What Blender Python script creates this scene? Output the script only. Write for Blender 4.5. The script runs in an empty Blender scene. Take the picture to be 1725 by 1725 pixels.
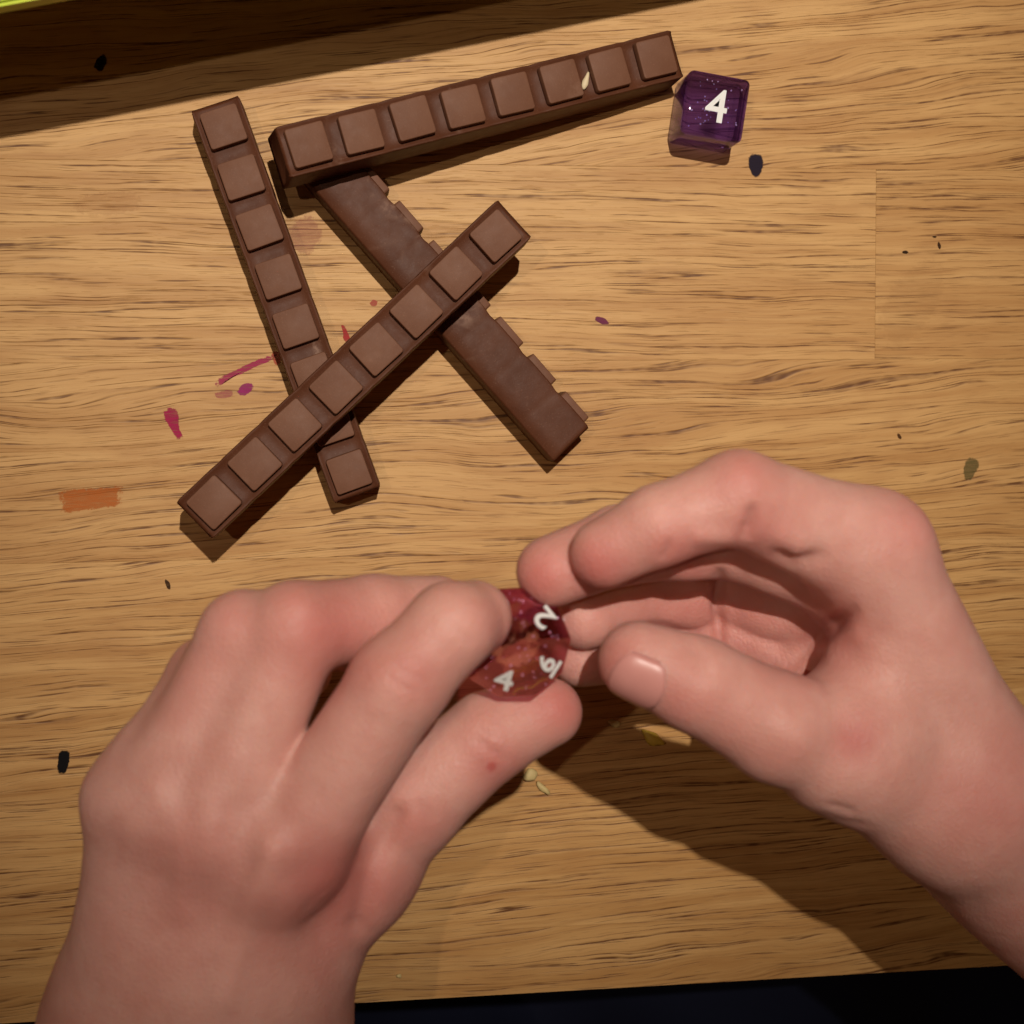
import bpy, bmesh, math, random
import numpy as np
from mathutils import Vector, Matrix, Quaternion

random.seed(7)
np.random.seed(7)
SC = bpy.context.scene
COL = SC.collection
MM = 0.001

# ---------------------------------------------------------------- camera
CAM = Vector((-47.0, 25.0, 380.0))          # millimetres, table top is z = 0
FPX = 2465.0                                 # focal length in pixels of the 1725 px photo
HALF = 862.5
cam_d = bpy.data.cameras.new('camera')
cam = bpy.data.objects.new('camera', cam_d)
COL.objects.link(cam)
cam.location = CAM * MM
_f = (-CAM).normalized()
_r = _f.cross(Vector((0, 1, 0))).normalized()
_u = _r.cross(_f)
CAMQ = Matrix((_r, _u, -_f)).transposed().to_quaternion()
cam.rotation_mode = 'QUATERNION'
cam.rotation_quaternion = CAMQ
cam_d.sensor_width = 36.0
cam_d.lens = 36.0 * FPX / 1725.0
cam_d.clip_start = 0.01
cam_d.clip_end = 20.0
cam_d.dof.use_dof = True
cam_d.dof.focus_distance = 0.368
cam_d.dof.aperture_fstop = 17.0
SC.camera = cam

def at(px, py, z=0.0):
    """point (mm) at height z seen at a pixel of the 1725 px photograph"""
    d = CAMQ @ Vector(((px - HALF) / FPX, -(py - HALF) / FPX, -1.0))
    t = (z - CAM.z) / d.z
    return CAM + d * t

CAMR = np.array(CAMQ.to_matrix())
def project(V):
    """array of mm points -> photo pixels"""
    L = (V - np.array(CAM)) @ CAMR
    return np.stack([HALF + FPX * L[:, 0] / -L[:, 2], HALF - FPX * L[:, 1] / -L[:, 2]], 1)

# ---------------------------------------------------------------- world and lamps
world = bpy.data.worlds.new('World')
SC.world = world
world.use_nodes = True
bg = world.node_tree.nodes['Background']
bg.inputs[0].default_value = (1.0, 0.48, 0.24, 1)
bg.inputs[1].default_value = 0.04

def lamp(name, loc, watt, col, rad, kind='POINT'):
    d = bpy.data.lights.new(name, kind)
    d.energy = watt
    d.color = col
    d.shadow_soft_size = rad * MM
    o = bpy.data.objects.new(name, d)
    COL.objects.link(o)
    o.location = loc * MM
    return o
p = at(840, -1200, 0)
main = lamp('pendant_lamp', Vector((p.x, p.y, 1000)), 38.0, (1.0, 0.91, 0.80), 7, 'SPOT')
main.data.spot_size = math.radians(30)
main.data.spot_blend = 1.0
_aim = (at(900, 350, 0) * MM - main.location).normalized()
main.rotation_mode = 'QUATERNION'
main.rotation_quaternion = _aim.to_track_quat('-Z', 'Y')
p = at(-1400, 140, 0)
lamp('pendant_bulb', Vector((p.x, p.y, 1000)), 4.0, (1.0, 0.80, 0.58), 7)

SC.view_settings.view_transform = 'Standard'
SC.view_settings.look = 'None'
SC.view_settings.exposure = 0.0
SC.view_settings.gamma = 1.0
SC.render.engine = 'CYCLES'
SC.cycles.use_denoising = True
SC.cycles.max_bounces = 9
SC.cycles.diffuse_bounces = 2
SC.cycles.glossy_bounces = 3
SC.cycles.transmission_bounces = 8
SC.cycles.use_adaptive_sampling = True
SC.cycles.adaptive_threshold = 0.025
SC.cycles.transparent_max_bounces = 12

# ---------------------------------------------------------------- helpers
def tag(o, label=None, cat=None, group=None, kind=None):
    if label: o['label'] = label
    if cat: o['category'] = cat
    if group: o['group'] = group
    if kind: o['kind'] = kind
    return o

def empty(name, loc=(0, 0, 0)):
    o = bpy.data.objects.new(name, None)
    o.empty_display_size = 0.01
    COL.objects.link(o)
    o.location = Vector(loc) * MM
    return o

def link_mesh(name, me, mat=None, parent=None, smooth=True):
    if mat and not me.materials:
        me.materials.append(mat)
    if smooth:
        for pl in me.polygons:
            pl.use_smooth = True
    o = bpy.data.objects.new(name, me)
    COL.objects.link(o)
    if parent:
        o.parent = parent
    return o

def mesh_from(name, V, F):
    me = bpy.data.meshes.new(name)
    me.from_pydata([tuple(c * MM for c in v) for v in V], [], [tuple(f) for f in F])
    me.update()
    return me

def bm_mesh(name, bm):
    for v in bm.verts:
        v.co *= MM
    me = bpy.data.meshes.new(name)
    bm.normal_update()
    bm.to_mesh(me)
    bm.free()
    return me

def frame(origin, x, z):
    """object matrix (mm) with given x axis and approximate z axis"""
    x = Vector(x).normalized()
    y = Vector(z).cross(x).normalized()
    z = x.cross(y)
    m = Matrix((x, y, z)).transposed().to_4x4()
    m.translation = Vector(origin) * MM
    return m

# node helper -------------------------------------------------------------
class NT:
    def __init__(self, name):
        self.m = bpy.data.materials.new(name)
        self.m.use_nodes = True
        self.t = self.m.node_tree
        self.b = self.t.nodes['Principled BSDF']
        self.out = self.t.nodes['Material Output']
    def n(self, typ, **kw):
        nd = self.t.nodes.new(typ)
        for k, v in kw.items():
            setattr(nd, k, v)
        return nd
    def put(self, sock, val):
        if hasattr(val, 'is_output') or isinstance(val, bpy.types.NodeSocket):
            self.t.links.new(val, sock)
        elif val is not None:
            sock.default_value = val
    def math(self, op, a, b=None, c=None, clamp=False):
        nd = self.n('ShaderNodeMath', operation=op, use_clamp=clamp)
        self.put(nd.inputs[0], a)
        if b is not None: self.put(nd.inputs[1], b)
        if c is not None: self.put(nd.inputs[2], c)
        return nd.outputs[0]
    def vmath(self, op, a, b=None):
        nd = self.n('ShaderNodeVectorMath', operation=op)
        self.put(nd.inputs[0], a)
        if b is not None: self.put(nd.inputs[1], b)
        return nd.outputs[0]
    def comb(self, x, y, z):
        nd = self.n('ShaderNodeCombineXYZ')
        self.put(nd.inputs[0], x); self.put(nd.inputs[1], y); self.put(nd.inputs[2], z)
        return nd.outputs[0]
    def sep(self, v):
        nd = self.n('ShaderNodeSeparateXYZ')
        self.put(nd.inputs[0], v)
        return nd.outputs
    def noise(self, vec, scale, detail=3, rough=0.5, dist=0.0, color=False):
        nd = self.n('ShaderNodeTexNoise')
        self.put(nd.inputs['Vector'], vec)
        self.put(nd.inputs['Scale'], scale)
        nd.inputs['Detail'].default_value = detail
        nd.inputs['Roughness'].default_value = rough
        nd.inputs['Distortion'].default_value = dist
        return nd.outputs['Color' if color else 'Fac']
    def ramp(self, fac, lo, hi, a=0.0, b=1.0, smooth=True):
        nd = self.n('ShaderNodeMapRange', interpolation_type='SMOOTHSTEP' if smooth else 'LINEAR')
        self.put(nd.inputs[0], fac)
        for i, v in enumerate((lo, hi, a, b)):
            self.put(nd.inputs[i + 1], v)
        return nd.outputs[0]
    def mix(self, fac, a, b, blend='MIX'):
        nd = self.n('ShaderNodeMix', data_type='RGBA', blend_type=blend)
        self.put(nd.inputs[0], fac)
        for s, v in ((nd.inputs[6], a), (nd.inputs[7], b)):
            if isinstance(v, tuple) and len(v) == 3: v = (*v, 1)
            self.put(s, v)
        return nd.outputs[2]
    def bump(self, h, strength=0.3, dist=0.001):
        nd = self.n('ShaderNodeBump')
        nd.inputs['Strength'].default_value = strength
        nd.inputs['Distance'].default_value = dist
        self.put(nd.inputs['Height'], h)
        return nd.outputs[0]

def srgb(r, g, b):
    f = lambda c: c / 12.92 if c <= 0.04045 else ((c + 0.055) / 1.055) ** 2.4
    return (f(r / 255), f(g / 255), f(b / 255))

# ---------------------------------------------------------------- materials
def mat_oak():
    k = NT('oak')
    tc = k.n('ShaderNodeTexCoord')
    inf = k.n('ShaderNodeObjectInfo')
    rnd = inf.outputs['Random']
    ang = k.n('ShaderNodeAttribute', attribute_type='OBJECT', attribute_name='grain_angle').outputs['Fac']
    wav = k.n('ShaderNodeAttribute', attribute_type='OBJECT', attribute_name='grain_wave').outputs['Fac']
    tone = k.n('ShaderNodeAttribute', attribute_type='OBJECT', attribute_name='tone').outputs['Fac']
    den = k.n('ShaderNodeAttribute', attribute_type='OBJECT', attribute_name='pore').outputs['Fac']
    mmv = k.vmath('SCALE', tc.outputs['Object'])
    mmv.node.inputs['Scale'].default_value = 1000.0
    x, y, z = k.sep(mmv)
    seed = k.math('MULTIPLY', rnd, 977.0)
    # board-wide bending of the grain, then the board's own slope
    low = k.noise(k.comb(k.math('MULTIPLY', x, 0.012), k.math('MULTIPLY', y, 0.045), seed), 1.0, 2)
    low2 = k.noise(k.comb(k.math('MULTIPLY', x, 0.05), k.math('MULTIPLY', y, 0.06), k.math('ADD', seed, 31.0)), 1.0, 2)
    yy = k.math('ADD', y, k.math('MULTIPLY', k.math('SUBTRACT', low, 0.5), wav))
    yy = k.math('ADD', yy, k.math('MULTIPLY', k.math('SUBTRACT', low2, 0.5), 1.3))
    yy = k.math('ADD', yy, k.math('MULTIPLY', x, ang))
    # broad early / late wood streaks
    st1 = k.noise(k.comb(k.math('MULTIPLY', x, 0.012), k.math('MULTIPLY', yy, 0.22), seed), 1.0, 2, 0.6)
    st2 = k.noise(k.comb(k.math('MULTIPLY', x, 0.03), k.math('MULTIPLY', yy, 1.3), seed), 1.0, 3, 0.65)
    fib = k.noise(k.comb(k.math('MULTIPLY', x, 0.10), k.math('MULTIPLY', yy, 6.0), seed), 1.0, 2, 0.6)
    blot = k.noise(k.comb(k.math('MULTIPLY', x, 0.05), k.math('MULTIPLY', y, 0.10), seed), 1.0, 2)
    c = k.mix(k.ramp(st1, 0.30, 0.70), srgb(210, 165, 105), srgb(186, 138, 80))
    c = k.mix(k.math('MULTIPLY', k.ramp(st2, 0.45, 0.80), 0.55), c, srgb(146, 98, 48))
    c = k.mix(k.math('MULTIPLY', k.ramp(fib, 0.50, 0.85), 0.35), c, srgb(138, 92, 48))
    c = k.mix(k.math('MULTIPLY', k.ramp(fib, 0.45, 0.15), 0.30), c, srgb(216, 184, 130))
    c = k.mix(k.math('MULTIPLY', k.ramp(blot, 0.50, 0.80), 0.30), c, srgb(160, 108, 58))
    c = k.mix(tone, c, srgb(150, 102, 52))
    # open pores: long thin pits, three sizes
    jit = k.noise(k.comb(k.math('MULTIPLY', x, 0.06), k.math('MULTIPLY', yy, 0.6), k.math('ADD', seed, 5.0)), 1.0, 1, color=True)
    jx_, jy_, jz_ = k.sep(jit)
    gat = k.noise(k.comb(k.math('MULTIPLY', x, 0.03), k.math('MULTIPLY', yy, 0.2), k.math('ADD', seed, 9.0)), 1.0, 2, color=True)
    gx_, gy_, gz_ = k.sep(gat)
    def pores(sx, sy, thr, off, j, g):
        v = k.n('ShaderNodeTexVoronoi', feature='F1', voronoi_dimensions='2D')
        v.inputs['Randomness'].default_value = 1.0
        v.inputs['Scale'].default_value = 1.0
        vy = k.math('ADD', k.math('MULTIPLY', yy, sy), k.math('MULTIPLY', k.math('SUBTRACT', j, 0.5), 0.55))
        k.put(v.inputs['Vector'], k.comb(k.math('ADD', k.math('MULTIPLY', x, sx), k.math('ADD', seed, off)), vy, 0.0))
        wid = k.math('MULTIPLY', k.ramp(g, 0.32, 0.62, 0.3, 1.0), k.math('MULTIPLY', den, thr))
        dens = k.math('DIVIDE', v.outputs['Distance'], wid)
        return k.ramp(dens, 0.5, 1.0, 1.0, 0.0)
    p1 = pores(1 / 60.0, 1 / 1.6, 0.15, 3.0, jx_, gx_)
    p2 = pores(1 / 26.0, 1 / 0.8, 0.21, 11.0, jy_, gy_)
    p4 = pores(1 / 10.0, 1 / 0.7, 0.17, 37.0, jx_, gz_)
    # long continuous grain lines: level sets of a stretched noise, broken here and there
    nl = k.noise(k.comb(k.math('MULTIPLY', x, 0.008), k.math('MULTIPLY', yy, 0.55), k.math('ADD', seed, 50.0)), 1.0, 2, 0.45)
    fr = k.math('FRACT', k.math('MULTIPLY', nl, 3.2))
    ln = k.ramp(k.math('ABSOLUTE', k.math('SUBTRACT', fr, 0.5)), 0.02, 0.105, 1.0, 0.0)
    gl = k.noise(k.comb(k.math('MULTIPLY', x, 0.035), k.math('MULTIPLY', yy, 0.9), k.math('ADD', seed, 70.0)), 1.0, 2)
    ln = k.math('MULTIPLY', ln, k.ramp(gl, 0.40, 0.58))
    pore = k.math('MAXIMUM', k.math('MAXIMUM', ln, k.math('MULTIPLY', p1, 0.8)), k.math('MAXIMUM', k.math('MULTIPLY', p2, 0.4), k.math('MULTIPLY', p4, 0.2)))
    ink_ = k.noise(k.comb(k.math('MULTIPLY', x, 0.25), k.math('MULTIPLY', yy, 0.8), seed), 1.0, 1)
    pore = k.math('MULTIPLY', pore, k.ramp(ink_, 0.25, 0.65, 0.45, 1.0))
    c = k.mix(k.math('MULTIPLY', pore, 0.94), c, srgb(92, 50, 15))
    k.put(k.b.inputs['Base Color'], c)
    rg = k.math('ADD', 0.46, k.math('MULTIPLY', fib, 0.16))
    k.put(k.b.inputs['Roughness'], rg)
    k.b.inputs['Specular IOR Level'].default_value = 0.35
    h = k.math('SUBTRACT', k.math('MULTIPLY', fib, 0.25), pore)
    k.put(k.b.inputs['Normal'], k.bump(h, 0.35, 0.0003))
    return k.m

def mat_chocolate(name, ca, cb, ro, bl, sp):
    k = NT(name)
    tc = k.n('ShaderNodeTexCoord')
    inf = k.n('ShaderNodeObjectInfo')
    v = k.vmath('ADD', tc.outputs['Object'], k.comb(k.math('MULTIPLY', inf.outputs['Random'], 3.0), 0.0, 0.0))
    n1 = k.noise(v, 90.0, 4, 0.6)
    n2 = k.noise(v, 420.0, 3, 0.6)
    n3 = k.noise(v, 2600.0, 2, 0.5)
    n4 = k.noise(v, 55.0, 3, 0.55, 0.8)
    c = k.mix(k.ramp(n1, 0.3, 0.7), srgb(*ca), srgb(*cb))
    bloom = k.math('MULTIPLY', k.ramp(n4, 0.60, 0.78), k.ramp(n2, 0.35, 0.7))
    c = k.mix(k.math('MULTIPLY', bloom, bl), c, srgb(186, 152, 132))
    c = k.mix(k.math('MULTIPLY', k.ramp(n3, 0.60, 0.80), 0.18), c, srgb(168, 128, 104))
    k.put(k.b.inputs['Base Color'], c)
    k.put(k.b.inputs['Roughness'], k.math('ADD', ro, k.math('MULTIPLY', n2, 0.2)))
    k.b.inputs['Specular IOR Level'].default_value = sp
    h = k.math('ADD', k.math('MULTIPLY', n2, 0.7), k.math('MULTIPLY', n3, 0.25))
    k.put(k.b.inputs['Normal'], k.bump(h, 0.22, 0.0004))
    return k.m

def mat_skin():
    k = NT('skin')
    tc = k.n('ShaderNodeTexCoord')
    v = tc.outputs['Object']
    fl = k.n('ShaderNodeAttribute', attribute_type='GEOMETRY', attribute_name='flush_shade').outputs['Fac']  # skin redness, plus shading of a few spots painted in as red
    n1 = k.noise(v, 70.0, 4, 0.6)
    n2 = k.noise(v, 260.0, 3, 0.6)
    c = k.mix(k.ramp(n1, 0.3, 0.7), srgb(216, 163, 151), srgb(206, 148, 136))
    c = k.mix(k.math('MULTIPLY', k.ramp(n2, 0.45, 0.8), 0.35), c, srgb(200, 138, 126))
    n5 = k.noise(v, 28.0, 3, 0.6)
    c = k.mix(k.math('MULTIPLY', k.ramp(n5, 0.50, 0.72), 0.40), c, srgb(200, 130, 120))
    c = k.mix(k.math('MULTIPLY', fl, 0.95, clamp=True), c, srgb(188, 100, 94))
    k.put(k.b.inputs['Base Color'], c)
    k.b.inputs['Roughness'].default_value = 0.50
    k.b.inputs['Specular IOR Level'].default_value = 0.33
    k.b.inputs['Subsurface Weight'].default_value = 0.45
    k.b.inputs['Subsurface Radius'].default_value = (1.0, 0.36, 0.2)
    k.b.inputs['Subsurface Scale'].default_value = 0.0045
    vo = k.n('ShaderNodeTexVoronoi', feature='DISTANCE_TO_EDGE')
    k.put(vo.inputs['Vector'], k.vmath('ADD', v, k.vmath('SCALE', k.noise(v, 300.0, 2, color=True))))
    vo.inputs['Vector'].links[0].from_node.inputs[1].links[0].from_node.inputs['Scale'].default_value = 0.0012
    vo.inputs['Scale'].default_value = 900.0
    h = k.math('ADD', k.math('MULTIPLY', k.ramp(vo.outputs['Distance'], 0.0, 0.25), 0.35), k.math('MULTIPLY', n2, 0.8))
    k.put(k.b.inputs['Normal'], k.bump(h, 0.34, 0.0005))
    return k.m

def mat_plain(name, col, rough=0.5, spec=0.4, noise_amt=0.15, scale=400.0):
    k = NT(name)
    tc = k.n('ShaderNodeTexCoord')
    n = k.noise(tc.outputs['Object'], scale, 3, 0.6)
    dark = tuple(max(0, c * (1 - noise_amt * 2)) for c in col)
    k.put(k.b.inputs['Base Color'], k.mix(n, dark, col))
    k.b.inputs['Roughness'].default_value = rough
    k.b.inputs['Specular IOR Level'].default_value = spec
    k.put(k.b.inputs['Normal'], k.bump(n, 0.2, 0.0003))
    return k.m

def mat_resin(name, tint, clear, absorb, density, thru):
    """tinted clear acrylic: refracting body that also lets some light straight through"""
    k = NT(name)
    t = k.t
    gl = k.n('ShaderNodeBsdfGlass'); gl.inputs['Color'].default_value = (*tint, 1)
    gl.inputs['Roughness'].default_value = 0.02; gl.inputs['IOR'].default_value = 1.49
    tr = k.n('ShaderNodeBsdfTransparent'); tr.inputs['Color'].default_value = (*clear, 1)
    mx = k.n('ShaderNodeMixShader'); mx.inputs[0].default_value = thru
    t.links.new(gl.outputs[0], mx.inputs[1]); t.links.new(tr.outputs[0], mx.inputs[2])
    t.links.new(mx.outputs[0], k.out.inputs['Surface'])
    va = k.n('ShaderNodeVolumeAbsorption'); va.inputs['Color'].default_value = (*absorb, 1)
    va.inputs['Density'].default_value = density
    t.links.new(va.outputs[0], k.out.inputs['Volume'])
    t.nodes.remove(k.b)
    return k.m

OAK = mat_oak()
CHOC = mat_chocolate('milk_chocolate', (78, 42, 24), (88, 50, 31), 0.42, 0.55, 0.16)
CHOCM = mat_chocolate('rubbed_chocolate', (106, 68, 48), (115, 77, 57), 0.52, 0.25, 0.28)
SKIN = mat_skin()
WHITE = mat_plain('white_ink', (0.78, 0.78, 0.76), 0.45, 0.4, 0.03)
GLIT = mat_plain('silver_glitter', (0.85, 0.80, 0.86), 0.25, 0.8, 0.02)
PURPLE = mat_resin('purple_resin', (0.94, 0.88, 1.0), (0.60, 0.42, 0.76), (0.36, 0.22, 0.88), 58.0, 0.22)
RED = mat_resin('red_resin', (1.0, 0.92, 1.0), (0.92, 0.46, 0.64), (0.88, 0.20, 0.50), 26.0, 0.46)

# ---------------------------------------------------------------- table of oak staves
e0 = at(600, 1690, 0); e1 = at(1725, 1625, 0)
tdir = Vector((e1.x - e0.x, e1.y - e0.y, 0)).normalized()
tang = math.atan2(tdir.y, tdir.x)
table = empty('table', (e0.x, e0.y, 0))
table.rotation_euler.z = tang
tag(table, 'oak table top of glued staves marked with pink, orange and dark ink', 'table')
TI = Matrix.Rotation(-tang, 3, 'Z')
def tloc(px, py):
    return TI @ (at(px, py, 0) - Vector((e0.x, e0.y, 0)))
jx = tloc(1475, 440).x                       # the butt joint at the right
row_y = [0.0]
y1 = tloc(1475, 605).y; y2 = tloc(1475, 285).y
rw = y2 - y1
lo = y1
while lo - rw > 6: lo -= rw
rows = []
if lo > 0.5: rows.append((0.0, lo))
b = lo
for i in range(9):
    rows.append((b, b + rw)); b += rw
GAP = 0.03
def stave(x0, x1, y0, y1, ang, wave, tone, pore):
    bm = bmesh.new()
    bmesh.ops.create_cube(bm, size=1.0)
    for v in bm.verts:
        v.co = Vector((v.co.x * (x1 - x0 - GAP), v.co.y * (y1 - y0 - GAP), v.co.z * 28.0))
    tope = [e for e in bm.edges if all(v.co.z > 0 for v in e.verts)]
    bmesh.ops.bevel(bm, geom=tope, offset=0.04, segments=1, affect='EDGES')
    me = bm_mesh('stave', bm)
    o = link_mesh('stave', me, OAK, table, smooth=False)
    o.location = Vector(((x0 + x1) / 2, (y0 + y1) / 2, -14.0 + random.uniform(-0.006, 0.006))) * MM
    o['grain_angle'] = ang; o['grain_wave'] = wave; o['tone'] = tone; o['pore'] = pore
for ri, (ya, yb) in enumerate(rows):
    cuts = [-420.0]
    xx = -420.0 + random.uniform(90, 330)
    while xx < 360:
        cuts.append(xx); xx += random.uniform(260, 420)
    cuts.append(460.0)
    mid = (ya + yb) / 2
    if abs(mid - (y1 + y2) / 2) < 5:
        cuts = [-420.0, jx - 330.0, jx, 460.0]
    elif ya < 320:
        cuts = [c for c in cuts if c < -120 or c > 215]
        if len(cuts) < 2: cuts = [-420.0, 460.0]
    for a, c_ in zip(cuts[:-1], cuts[1:]):
        ang_, wav_ = random.uniform(-0.05, 0.05), random.choice((5, 8, 12, 16))
        rel = round((mid - (y1 + y2) / 2) / rw)
        if rel == 1: ang_, wav_ = -0.10, 12
        if rel == 0: ang_, wav_ = (0.0 if a < jx - 1 else -0.01), 5
        if rel == -1: ang_, wav_ = -0.05, 15
        if rel == -2: ang_, wav_ = -0.06, 9
        stave(a, c_, ya, yb, ang_, wav_, random.uniform(0.0, 0.18), random.uniform(0.9, 1.1))

# dried ink and paint films on the top
INKS = {}
def ink_mat(col, op, broken):
    key = (col, op, broken)
    if key in INKS: return INKS[key]
    k = NT('ink')
    geo = k.n('ShaderNodeNewGeometry')
    v = geo.outputs['Position']
    n1 = k.noise(v, 900.0, 4, 0.65)
    x_, y_, z_ = k.sep(v)
    n2 = k.noise(k.comb(k.math('MULTIPLY', x_, 250.0), k.math('MULTIPLY', y_, 2200.0), 0.0), 1.0, 3, 0.6)
    edge = k.n('ShaderNodeAttribute', attribute_type='GEOMETRY', attribute_name='edge').outputs['Fac']
    m = k.math('ADD', edge, k.math('MULTIPLY', k.math('SUBTRACT', n1, 0.5), 0.6 + broken))
    m = k.ramp(m, 0.05, 0.35)
    m = k.math('MULTIPLY', m, k.ramp(n2, 0.25, 0.6, 1.0 - broken, 1.0))
    m = k.math('MULTIPLY', m, op)
    k.b.inputs['Roughness'].default_value = 0.6
    k.b.inputs['Specular IOR Level'].default_value = 0.1
    k.put(k.b.inputs['Base Color'], k.mix(n2, tuple(c * 0.75 for c in srgb(*col)), srgb(*col)))
    k.put(k.b.inputs['Alpha'], m)
    INKS[key] = k.m
    return k.m
def ink(pts, col, op=0.85, broken=0.3, label=None):
    """closed outline in photo pixels"""
    P = [at(x_, y_, 0) for x_, y_ in pts]
    # resample with Catmull-Rom, then three rings inwards
    n = len(P); out = []
    for i in range(n):
        p0, p1, p2, p3 = P[i - 1], P[i], P[(i + 1) % n], P[(i + 2) % n]
        for s_ in range(4):
            t = s_ / 4
            out.append(0.5 * ((2 * p1) + (p2 - p0) * t + (2 * p0 - 5 * p1 + 4 * p2 - p3) * t * t + (3 * p1 - p0 - 3 * p2 + p3) * t ** 3))
    cen = sum(out, Vector()) / len(out)
    V, F, E = [], [], []
    m = len(out)
    for sc_, ev in ((1.0, 0.0), (0.72, 0.45), (0.35, 1.0)):
        for q in out:
            w = cen + (q - cen) * sc_
            V.append((w.x, w.y, 0.035)); E.append(ev)
    V.append((cen.x, cen.y, 0.035)); E.append(1.0)
    for r in range(2):
        for i in range(m):
            F.append((r * m + i, r * m + (i + 1) % m, (r + 1) * m + (i + 1) % m, (r + 1) * m + i))
    for i in range(m):
        F.append((2 * m + i, 2 * m + (i + 1) % m, 3 * m))
    if (out[1] - out[0]).cross(out[2] - out[0]).z < 0: F = [f[::-1] for f in F]
    me = mesh_from('ink_stain', V, F)
    a_ = me.attributes.new('edge', 'FLOAT', 'POINT')
    a_.data.foreach_set('value', np.array(E, np.float32))
    o = link_mesh('ink_stain', me, ink_mat(col, op, broken), None)
    o.parent = table
    o.matrix_parent_inverse = (Matrix.Translation(table.location) @ Matrix.Rotation(tang, 4, 'Z')).inverted()
    if label: o['label'] = label
def ell(cx, cy, hx, hy, rot=0, j=0.12, n=10):
    r = math.radians(rot); o = []
    for i in range(n):
        a_ = 2 * math.pi * i / n
        q = 1 + random.uniform(-j, j)
        x_, y_ = hx * q * math.cos(a_), hy * q * math.sin(a_)
        o.append((cx + x_ * math.cos(r) + y_ * math.sin(r), cy - x_ * math.sin(r) + y_ * math.cos(r)))
    return o
ink([(1262, 262), (1273, 257), (1284, 262), (1287, 275), (1283, 292), (1276, 300), (1268, 297), (1261, 284), (1259, 270)], (36, 26, 42), 1.0, 0.10, 'dark purple ink drop')
ink([(100, 1265), (112, 1262), (118, 1270), (117, 1285), (111, 1302), (101, 1306), (96, 1298), (97, 1280)], (17, 14, 17), 1.0, 0.06, 'black ink drop')
ink(ell(170, 106, 10, 17, -25), (34, 24, 18), 0.95, 0.2)
ink(ell(1013, 540, 13, 6, -20), (120, 50, 84), 0.9, 0.3)
ink([(360, 648), (372, 634), (395, 624), (420, 611), (446, 601), (468, 597), (462, 606), (440, 614), (418, 625), (398, 634), (380, 641), (366, 653)], (172, 52, 92), 0.9, 0.75, 'long pink ink smear')
ink([(398, 660), (410, 646), (424, 645), (427, 654), (418, 664), (408, 667)], (160, 48, 108), 0.9, 0.4)
ink(ell(378, 664, 18, 7, 10), (186, 92, 104), 0.5, 0.7)
ink([(276, 690), (288, 684), (299, 690), (302, 706), (303, 722), (309, 738), (300, 742), (290, 728), (280, 712), (274, 700)], (172, 36, 82), 0.95, 0.6, 'magenta ink blot')
ink([(97, 828), (130, 822), (170, 821), (205, 818), (207, 834), (204, 852), (170, 857), (135, 862), (104, 866), (100, 848)], (204, 108, 44), 0.62, 0.45, 'orange marker patch')
ink([(574, 545), (582, 550), (586, 560), (592, 574), (586, 580), (578, 572), (577, 560)], (176, 52, 54), 0.85, 0.5)
ink(ell(630, 511, 7, 6), (186, 78, 72), 0.7, 0.5)
ink(ell(466, 604, 8, 14, 10), (186, 66, 60), 0.6, 0.6)
ink(ell(515, 395, 30, 34), (176, 108, 96), 0.32, 0.7)
ink(ell(180, 342, 60, 24, 3), (150, 80, 38), 0.10, 0.8)
ink(ell(1635, 788, 13, 21, -12), (98, 92, 54), 0.62, 0.35, 'grey green smudge')
ink(ell(1540, 505, 44, 90, -30), (136, 90, 54), 0.07, 0.8)
ink(ell(1525, 425, 6, 3), (46, 28, 14), 0.95, 0.2)
ink(ell(1582, 414, 3, 7, 12), (60, 36, 18), 0.9, 0.2)
ink(ell(1574, 399, 4, 2, 0), (50, 30, 14), 0.9, 0.2)
ink(ell(1515, 735, 3, 6, 30), (80, 46, 20), 0.85, 0.3)
ink(ell(283, 985, 4, 10, 20), (60, 36, 18), 0.85, 0.3)

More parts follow.
